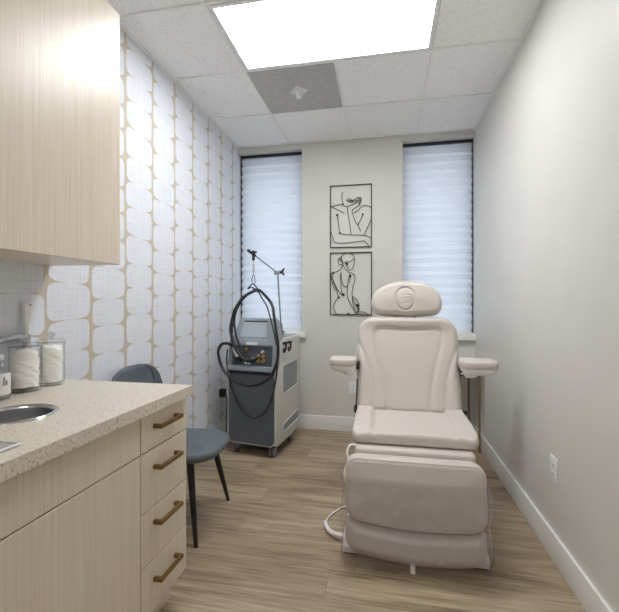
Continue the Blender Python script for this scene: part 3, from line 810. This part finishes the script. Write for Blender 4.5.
# armrests
def arm(x0, x1, y0, y1, zt, sgn):
    w = (x1 - x0) / 2; c = (x0 + x1) / 2
    bm = B(); l_, r_ = outline(x0, x1, y0, y1, .045, .045)
    cushion(bm, l_, r_, lambda X, Y, D: .026 + 0 * X, .020, .008, Matrix.Translation((0, 0, zt - .026)), 30, 30); a = mk('armrest', bm, 'vinyl', t, 180)
    bm = B(); secs = []
    for z, sc, dx in ((zt - .044, .97, 0), (zt - .056, .95, 0), (zt - .072, .84, -.004 * sgn), (zt - .084, .62, -.010 * sgn), (zt - .088, .40, -.016 * sgn)):
        secs.append([bm.verts.new((c + dx + (px - c) * sc, (y0 + y1) / 2 + (py - (y0 + y1) / 2) * sc, z)) for px, py in rrect(x0, x1, y0, y1, .045)])
    bm.faces.new(secs[0]); bm.faces.new(secs[-1])
    for a_, b_ in zip(secs, secs[1:]):
        for i in range(len(a_)): bm.faces.new((a_[i], a_[(i + 1) % len(a_)], b_[(i + 1) % len(b_)], b_[i]))
    mk('armrest_shell', bm, 'white_plastic', a, 50)
    bm = B(); cx = c - sgn * (w * .42)
    lathe(bm, [(0, zt - .106), (.026, zt - .104), (.038, zt - .094), (.042, zt - .080), (0, zt - .080)], c=(cx, (y0 + y1) / 2 - .02, 0), seg=24); mk('swivel_cap', bm, 'white_plastic', a, 60)
arm(-.500, -.325, .145, .325, .872, -1)
arm(.302, .512, .105, .300, .884, 1)
for sgn in (-1, 1):
    bm = B(); x = sgn * .318
    box(bm, x - .012, x + .012, .22, .30, .80, .850, .003)
    box(bm, x - .003, x + .003, .268, .280, .50, .81, .001); mk('armrest_bracket', bm, 'dark_steel', t)
bm = B(); tube(bm, [(-.322, .24, .735), (-.328, .21, .56)], .004, 8); lathe(bm, [(0, -.03), (.010, -.03), (.013, 0), (.006, .02), (0, .02)], c=(-.329, .205, .555), seg=14); mk('release_lever', bm, 'rubber', t, 50)
bm = B(); lathe(bm, [(0, -.016), (.012, -.016), (.014, .0), (.012, .012), (0, .012)], seg=14, M=Matrix.Translation((.338, .225, .556)) @ Matrix.Rotation(PI / 2, 4, 'Y')); mk('pivot_knob', bm, 'rubber', t, 50)
# leg section: two pads hanging forward off the seat
LT = Vector((.000, -.345, .478)); LB_ = Vector((.000, -.425, .050)); LU = (LT - LB_)
ML = frame_M(LB_, (1, 0, 0), LU); LL = LU.length
bm = B()
def smile(d): return lambda X: -d * (1 - (X / .32) ** 2)
l0, r0 = outline(-.338, .312, .150, LL, .060, .07, taper=-.0)
sag = .034
def sg(p, k): return (p[0], p[1] - sag * (1 - (p[0] / .338) ** 2) * k)
def up_front(X, Y, D):
    z = .070 + .010 * np.clip(D / .10, 0, 1)
    z = z - .003 * np.exp(-((np.abs(X + .013) - .225) / .003) ** 2) * np.clip(D / .02, 0, 1) - .004 * np.exp(-((D - .014) / .004) ** 2)
    return z
def pad(bm, l_, r_, front, back, edge, nx, ny, fb, ft):
    cushion(bm, l_, r_, front, back, edge, Matrix(), nx, ny)
    y0 = min(v.co.y for v in bm.verts); y1 = max(v.co.y for v in bm.verts)
    for v in bm.verts:
        k_ = 1 - (v.co.x / .338) ** 2; q = (v.co.y - y0) / (y1 - y0)
        v.co.y -= k_ * (fb * (1 - q) + ft * q)
    bmesh.ops.transform(bm, matrix=ML, verts=bm.verts)
pad(bm, l0, r0, up_front, .045, .012, 72, 60, .030, 0); mk('leg_pad', bm, 'vinyl', t, 180)
bm = B(); l1, r1 = outline(-.335, .309, .004, .158, .04, .060, taper=.0)
pad(bm, l1, r1, lambda X, Y, D: .062 + .014 * np.clip(D / .05, 0, 1) - .003 * np.exp(-((np.abs(X) - .225) / .003) ** 2) * np.clip(D / .02, 0, 1), .045, .048, 72, 44, .040, .030); fp = mk('foot_pad', bm, 'vinyl', t, 180)
bm = B(); box(bm, -.20, .20, .03, .40, -.068, -.052, .004); bmesh.ops.transform(bm, matrix=ML, verts=bm.verts); mk('leg_frame', bm, 'white_plastic', t)
bm = B(); box(bm, -.034, -.012, -.488, -.481, .004, .075, .003); mk('pull_tab', bm, 'white_plastic', fp, 30)
bm = B(); tube(bm, catmull([(-.29, -.25, .485), (-.325, -.28, .492), (-.338, -.30, .46), (-.330, -.31, .43), (-.345, -.345, .38), (-.340, -.36, .34)], 6), .006, 8); mk('side_strap', bm, 'white_plastic', t, 60)
bm = B(); tube(bm, catmull([(-.31, -.31, .045), (-.375, -.298, .030), (-.430, -.262, .022), (-.462, -.20, .016), (-.470, -.165, .014)], 8), .0115, 10); cs = mk('cable_sleeve', bm, 'white_plastic', t, 60)
bm = B(); tube(bm, catmull([(-.470, -.165, .014), (-.455, -.09, .010), (-.42, -.02, .008), (-.36, .04, .02), (-.30, .08, .04)], 8), .0045, 8); mk('power_cord', bm, 'white_plastic', t, 60)
# clear film over the leg section
bm = B(); nu, nv = 60, 44; rows = []
def film_pt(u, v):
    x = (-.345 + .690 * u); y = .345 - .385 * v
    ed = min(1, (.345 - abs(x)) / .045); e = math.sqrt(max(0, 1 - (1 - ed) ** 2))
    yy = y - .030 * (1 - (x / .345) ** 2) * v
    low = max(0, (.115 - y) / .12)
    z = .012 + .086 * e - .045 * min(1, low) ** 2
    z += .004 * math.sin(x * 34 + y * 22) * math.sin(y * 31 + 1) + .0025 * math.sin(y * 64 - x * 45 + 2 * math.sin(x * 23)) + .002 * math.sin(x * 88 + 3 * math.sin(y * 40))
    x += .006 * math.sin(y * 30)
    return ML @ Vector((x - .012, yy, z))
V = [[bm.verts.new(film_pt(i / nu, j / nv)) for i in range(nu + 1)] for j in range(nv + 1)]
for j in range(nv):
    for i in range(nu): bm.faces.new((V[j][i], V[j][i + 1], V[j + 1][i + 1], V[j + 1][i]))
mk('plastic_cover', bm, 'film', t, 180, 'clear plastic foot cover')

# ================================================================ GREY LASER MACHINE
MA = math.radians(-10)
MO = Vector((-1.040, 2.955, 0))
t = thing('laser_machine', 'grey wheeled laser machine with black hoses by the left window', 'machine', MO, MA)
# local: x right, y back (0 .. .46), z up
HWD, DEP = .215, .49
def side_poly():  # side silhouette in (y, z)
    return [(.012, .110), (.03, .092), (.34, .105), (.44, .135), (.488, .19), (.492, .905), (.474, .945), (.10, .932), (.064, .920), (.064, .80), (.064, .705), (.012, .70)]
bm = B()
prism(bm, side_poly(), -HWD, HWD, Matrix(((0, 0, 1, 0), (1, 0, 0, 0), (0, 1, 0, 0), (0, 0, 0, 1))))
bmesh.ops.bevel(bm, geom=list(bm.edges), offset=.008, segments=3, profile=.5, affect='EDGES', clamp_overlap=True)
case = mk('machine_case', bm, 'case', t, 40)
# front: pale surround and dark panel with rounded lower corners
bm = B(); MF = Matrix(((1, 0, 0, 0), (0, 0, -1, 0), (0, 1, 0, 0), (0, 0, 0, 1)))
prism(bm, rrect(-HWD, HWD, .094, .700, .055, 8), -.016, .004, MF); mk('front_surround', bm, 'case', t, 30)
bm = B(); prism(bm, rrect(-HWD + .011, HWD - .011, .105, .668, .046, 8), .002, .010, MF); mk('front_panel', bm, 'front', t, 30)
bm = B(); box(bm, -HWD + .012, HWD - .012, -.012, .01, .655, .690); mk('slot', bm, 'rubber', t)
bm = B(); box(bm, -HWD, HWD, -.032, .03, .684, .722, .008); mk('shelf_lip', bm, 'console', t, 30)
# console : port bay and cheeks
bm = B(); box(bm, -HWD + .03, HWD - .03, .022, .06, .722, .90); mk('port_bay', bm, 'port', t)
bm = B()
chk = [(-.006, .722), (.012, .80), (.020, .90), (.045, .945), (.13, .952), (.13, .722)]
for s_ in (-1, 1):
    bm = B(); prism(bm, chk, s_ * (HWD - .017) - .0165, s_ * (HWD - .017) + .0165, Matrix(((0, 0, 1, 0), (1, 0, 0, 0), (0, 1, 0, 0), (0, 0, 0, 1))))
    bmesh.ops.bevel(bm, geom=list(bm.edges), offset=.006, segments=2, affect='EDGES', clamp_overlap=True); mk('console_cheek', bm, 'console', t, 40)
# screen hood
bm = B()
lo = [(-.197, .004, .880), (.197, .004, .880), (.197, .19, .880), (-.197, .19, .880)]
mi = [(-.190, .014, .935), (.190, .014, .935), (.190, .21, .935), (-.190, .21, .935)]
hi = [(-.166, .090, 1.098), (.166, .090, 1.098), (.166, .170, 1.098), (-.166, .170, 1.098)]
L = [[bm.verts.new(p) for p in r] for r in (lo, mi, hi)]
bm.faces.new(L[0]); bm.faces.new(L[2])
for a, b in zip(L, L[1:]):
    for i in range(4): bm.faces.new((a[i], a[(i + 1) % 4], b[(i + 1) % 4], b[i]))
bmesh.ops.bevel(bm, geom=list(bm.edges), offset=.012, segments=3, affect='EDGES', clamp_overlap=True); hood = mk('screen_hood', bm, 'console', t, 40)
MS = frame_M((0, .0135, .935), (1, 0, 0), (0, .076, .163))
bm = B(); prism(bm, [(-.128, .018), (.128, .018), (.104, .146), (-.104, .146)], .0, .0025, MS); sc = mk('display_screen', bm, 'screen', hood)
bm = B(); prism(bm, [(-.106, .148), (.106, .148), (.105, .158), (-.105, .158)], .0, .004, MS); mk('screen_brow', bm, 'slot', hood)
bm = B(); box(bm, -.052, .052, .0025, .006, .890, .912, .002); mk('name_plate', bm, 'label', hood, None, 'blank white plate')
# ports
for x, z, m in ((.055, .80, 'brass'), (.055, .765, 'brass'), (.10, .765, 'brass'), (.10, .80, 'brass'), (.095, .835, 'chrome'), (.005, .775, 'chrome'), (-.05, .745, 'chrome'), (-.06, .85, 'brass')):
    bm = B(); lathe(bm, [(0, 0), (.016, 0), (.016, .012), (.010, .014), (.010, .03), (0, .03)], seg=16, M=Matrix.Translation((x, .024, z)) @ Matrix.Rotation(PI / 2, 4, 'X')); mk('port_fitting', bm, m, t, 40)
bm = B(); box(bm, -.15, -.09, -.01, .024, .75, .80, .008); mk('hose_socket', bm, 'rubber', t, 30)
bm = B(); tube(bm, [(-.165, .01, .87), (-.14, .0, .835), (-.11, -.008, .79)], [.020, .026, .028], 14); mk('hose_collar', bm, 'chrome', t, 50)
# recesses on the right flank
MR = Matrix(((0, 0, 1, HWD), (1, 0, 0, 0), (0, 1, 0, 0), (0, 0, 0, 1)))
def rpoly(P, r=.02, n=4):
    out = []; L = len(P)
    for i in range(L):
        a, b, c = Vector(P[i - 1]), Vector(P[i]), Vector(P[(i + 1) % L]); p0 = b + (a - b).normalized() * r; p2 = b + (c - b).normalized() * r
        for q in range(n + 1):
            s_ = q / n; out.append(tuple(p0 * (1 - s_) ** 2 + b * 2 * s_ * (1 - s_) + p2 * s_ ** 2))
    return out
for P in ([(.125, .485), (.43, .515), (.43, .735), (.125, .715)], [(.135, .172), (.455, .208), (.455, .288), (.135, .240)]):
    P2 = rpoly(P, .018)
    bm = B(); prism(bm, P2, -.002, .0015, MR); rc = mk('side_recess', bm, 'case_recess', t)
    bm = B(); tube(bm, [MR @ Vector((y, z, .002)) for y, z in P2], .0045, 6, True); mk('recess_rim', bm, 'case', rc, 60)
bm = B()
for y in (.14, .235):
    tube(bm, catmull([(HWD, y, .90), (HWD + .02, y, .895), (HWD + .025, y - .005, .86), (HWD + .022, y - .02, .835), (HWD + .028, y - .05, .835), (HWD + .03, y - .055, .865)], 5), .0085, 8)
box(bm, HWD, HWD + .008, .12, .30, .888, .906, .002)
mk('cable_hooks', bm, 'rubber', t, 60)
bm = B(); box(bm, -.17, .19, .19, .46, .940, .949, .002); mk('top_plate', bm, 'console', t)
# casters
for x, y in ((-.165, .055), (.165, .055), (-.14, .44), (.14, .44)):
    bm = B(); tube(bm, [(x - .015, y, .040), (x + .015, y, .040)], .040, 24); cw = mk('caster_wheel', bm, 'wheel', t, 40)
    bm = B(); tube(bm, [(x - .0165, y, .040), (x + .0165, y, .040)], .029, 18)
    box(bm, x - .021, x - .0165, y - .02, y + .02, .035, .098); box(bm, x + .0165, x + .021, y - .02, y + .02, .035, .098); mk('caster_fork', bm, 'case_recess', cw, 40)
bm = B(); box(bm, -.19, .19, .03, .43, .082, .10); mk('underframe', bm, 'rubber', t)
# overhead arm
IM = (Matrix.Translation(MO) @ Matrix.Rotation(MA, 4, 'Z')).inverted()
def Lc(p): return IM @ Vector(p)
A0 = Lc((-.880, 3.28, .945)); A1 = Lc((-.909, 3.26, 1.484)); A2 = Lc((-1.060, 3.06, 1.626))
bm = B(); lathe(bm, [(0, -.005), (.022, -.005), (.024, .01), (.012, .02), (.011, .045), (0, .045)], c=A0, seg=18)
tube(bm, [A0 + Vector((-.028, 0, .028)), A0 + Vector((.028, 0, .028))], .006, 8); mk('arm_mount', bm, 'rubber', t, 40)
bm = B(); d = (A1 - A0).normalized(); tube(bm, [A0 + d * .045, A0 + d * .05, A0 + d * .10, A0 + d * .105], [.008, .013, .013, .006], 12); tube(bm, [A0 + d * .1, A1], .0062, 10); mk('arm_rod', bm, 'rod', t, 50)
bm = B(); tube(bm, [A1 + Vector((-.03, 0, .0)), A1 + Vector((.028, 0, .006))], .017, 14); cl = mk('arm_clamp', bm, 'chrome', t, 50)
bm = B(); tube(bm, [A1 + Vector((.028, 0, .006)), A1 + Vector((.05, 0, .008))], .012, 12)
for dz in (.03, -.03): tube(bm, [A1 + Vector((.04, 0, .008)), A1 + Vector((.062, 0, .01 + dz))], [.011, .007], 8)
mk('wing_knob', bm, 'rubber', cl, 50)
bm = B(); tube(bm, [A1, A2], .0058, 10); mk('arm_rod', bm, 'rod', t, 50)
bm = B(); d2 = (A2 - A1).normalized(); tube(bm, [A2 - d2 * .02, A2 + d2 * .045], .012, 12); lathe(bm, [(0, -.014), (.010, -.010), (.014, 0), (.010, .010), (0, .014)], c=A2 + d2 * .055, seg=14)
tube(bm, [A2 + Vector((0, 0, .03)), A2 + Vector((0, 0, -.05))], .012, 12); tube(bm, [A2 + Vector((.0, 0, .01)), A2 + Vector((.028, 0, .02))], .008, 10); mk('arm_head', bm, 'rubber', t, 50)
bm = B(); z0 = A2 + Vector((0, 0, -.05)); tube(bm, [z0, z0 + Vector((0, 0, -.03))], .003, 8); tube(bm, [z0 + Vector((0, 0, -.03)), z0 + Vector((0, 0, -.10))], .0085, 12); tube(bm, [z0 + Vector((0, 0, -.10)), z0 + Vector((0, 0, -.12))], .003, 8); mk('hanger_spring', bm, 'chrome', t, 50)
z1 = z0 + Vector((0, 0, -.12))
bm = B(); tube(bm, catmull([z1 + Vector((0, 0, .005)), z1 + Vector((-.014, 0, -.03)), z1 + Vector((-.012, 0, -.065)), z1 + Vector((0, 0, -.075)), z1 + Vector((.012, 0, -.065)), z1 + Vector((.013, 0, -.03))], 5, True), .0035, 8, True); mk('carabiner', bm, 'dark_steel', t, 60)
HK = z1 + Vector((0, 0, -.08))
bm = B(); tube(bm, catmull([HK + Vector((-.05, -.005, -.035)), HK + Vector((0, -.01, .006)), HK + Vector((.05, -.005, -.05)), HK + Vector((.03, .015, -.06)), HK + Vector((-.02, .012, -.02))], 5, True), .005, 8, True); mk('hose_strap', bm, 'rubber', t, 60)
# hoses, in local metres (x, y, z)
def hose(pts, r, name='hose', mat='hose'):
    bm = B(); tube(bm, catmull(pts, 10), r, 10); return mk(name, bm, mat, t, 60)

HA = [(.030, .095, 1.322), (-.012, .09, 1.328), (-.085, .03, 1.275), (-.150, -.005, 1.169), (-.171, -.03, 1.023), (-.143, -.04, .903), (-.079, -.045, .81), (-.015, -.04, .768), (.045, -.03, .783), (.060, -.006, .797)]
HB2 = [(-.035, .09, 1.334), (.02, .09, 1.330), (.095, .04, 1.29), (.18, .0, 1.215), (.215, -.03, 1.12), (.243, -.05, 1.0), (.260, -.055, .899), (.251, -.055, .776), (.192, -.06, .658), (.088, -.06, .592), (-.027, -.06, .579), (-.155, -.058, .626), (-.244, -.05, .708), (-.282, -.045, .819), (-.259, -.04, .885), (-.205, -.03, .897), (-.160, .0, .872)]
HC2 = [(-.205, -.025, .85), (-.212, -.03, .754), (-.193, -.025, .617), (-.137, -.025, .46), (-.054, -.025, .356), (.027, -.025, .317), (.116, -.025, .358), (.185, -.025, .474), (.228, -.028, .632), (.245, -.03, .787), (.240, -.03, .86)]
HD = [(.012, .09, 1.33), (-.057, .05, 1.297), (-.122, .02, 1.217), (-.149, -.012, 1.104), (-.131, -.02, .967), (-.085, -.02, .86), (-.040, -.02, .785), (-.03, .0, .757)]
HE = [(.005, .10, 1.335), (.06, .05, 1.275), (.125, .02, 1.20), (.172, -.01, 1.11), (.215, -.03, .99), (.24, -.04, .90)]
hose([(.03, .095, 1.318), (-.01, .10, 1.335), (-.05, .075, 1.312), (-.09, .035, 1.262), (-.135, .01, 1.19), (-.158, -.01, 1.10)], .007); hose(HA, .0125); hose(HB2, .0115); hose(HC2, .0062, 'thin_cable'); hose(HD, .0085); hose(HE, .0055, 'thin_cable')
bm = B(); tube(bm, [(-.169, -.022, 1.06), (-.171, -.030, 1.02), (-.165, -.036, .98)], .0165, 12); mk('hose_sleeve', bm, 'rubber', t, 50)
bm = B(); box(bm, -.03, .0, -.012, .012, .735, .765, .004); mk('hose_connector', bm, 'chrome', t, 40)

# ================================================================ LIGHT, SKY, CAMERA
w = bpy.data.worlds.new('daylight'); scene.world = w; w.use_nodes = True
n, l = w.node_tree.nodes, w.node_tree.links
bg = n['Background']; tc = n.new('ShaderNodeTexCoord'); sp = n.new('ShaderNodeSeparateXYZ'); l.new(tc.outputs['Generated'], sp.inputs[0])
rp = n.new('ShaderNodeValToRGB'); rp.color_ramp.elements[0].position = .0; rp.color_ramp.elements[0].color = (.96, .98, 1, 1)
rp.color_ramp.elements[1].position = .7; rp.color_ramp.elements[1].color = (.70, .84, 1, 1)
l.new(sp.outputs[2], rp.inputs[0]); l.new(rp.outputs[0], bg.inputs[0]); bg.inputs[1].default_value = 1.05

cam = bpy.data.cameras.new('camera'); co = bpy.data.objects.new('camera', cam); COL.objects.link(co)
co.location = (0, 0, CAM_Z); co.rotation_euler = (PI / 2, 0, .1901)
cam.sensor_width = 36; cam.sensor_fit = 'HORIZONTAL'; cam.lens = 387.9638 / 619 * 36
cam.shift_y = -(306 - 300.86) / 619
cam.clip_start = .02
scene.camera = co
vs = scene.view_settings
vs.view_transform = 'Standard'; vs.look = 'None'; vs.gamma = 1; vs.use_curve_mapping = False; vs.exposure = 1.24
scene.cycles.use_denoising = True
scene.cycles.max_bounces = 10; scene.cycles.diffuse_bounces = 6; scene.cycles.transparent_max_bounces = 24
scene.cycles.sample_clamp_indirect = 6
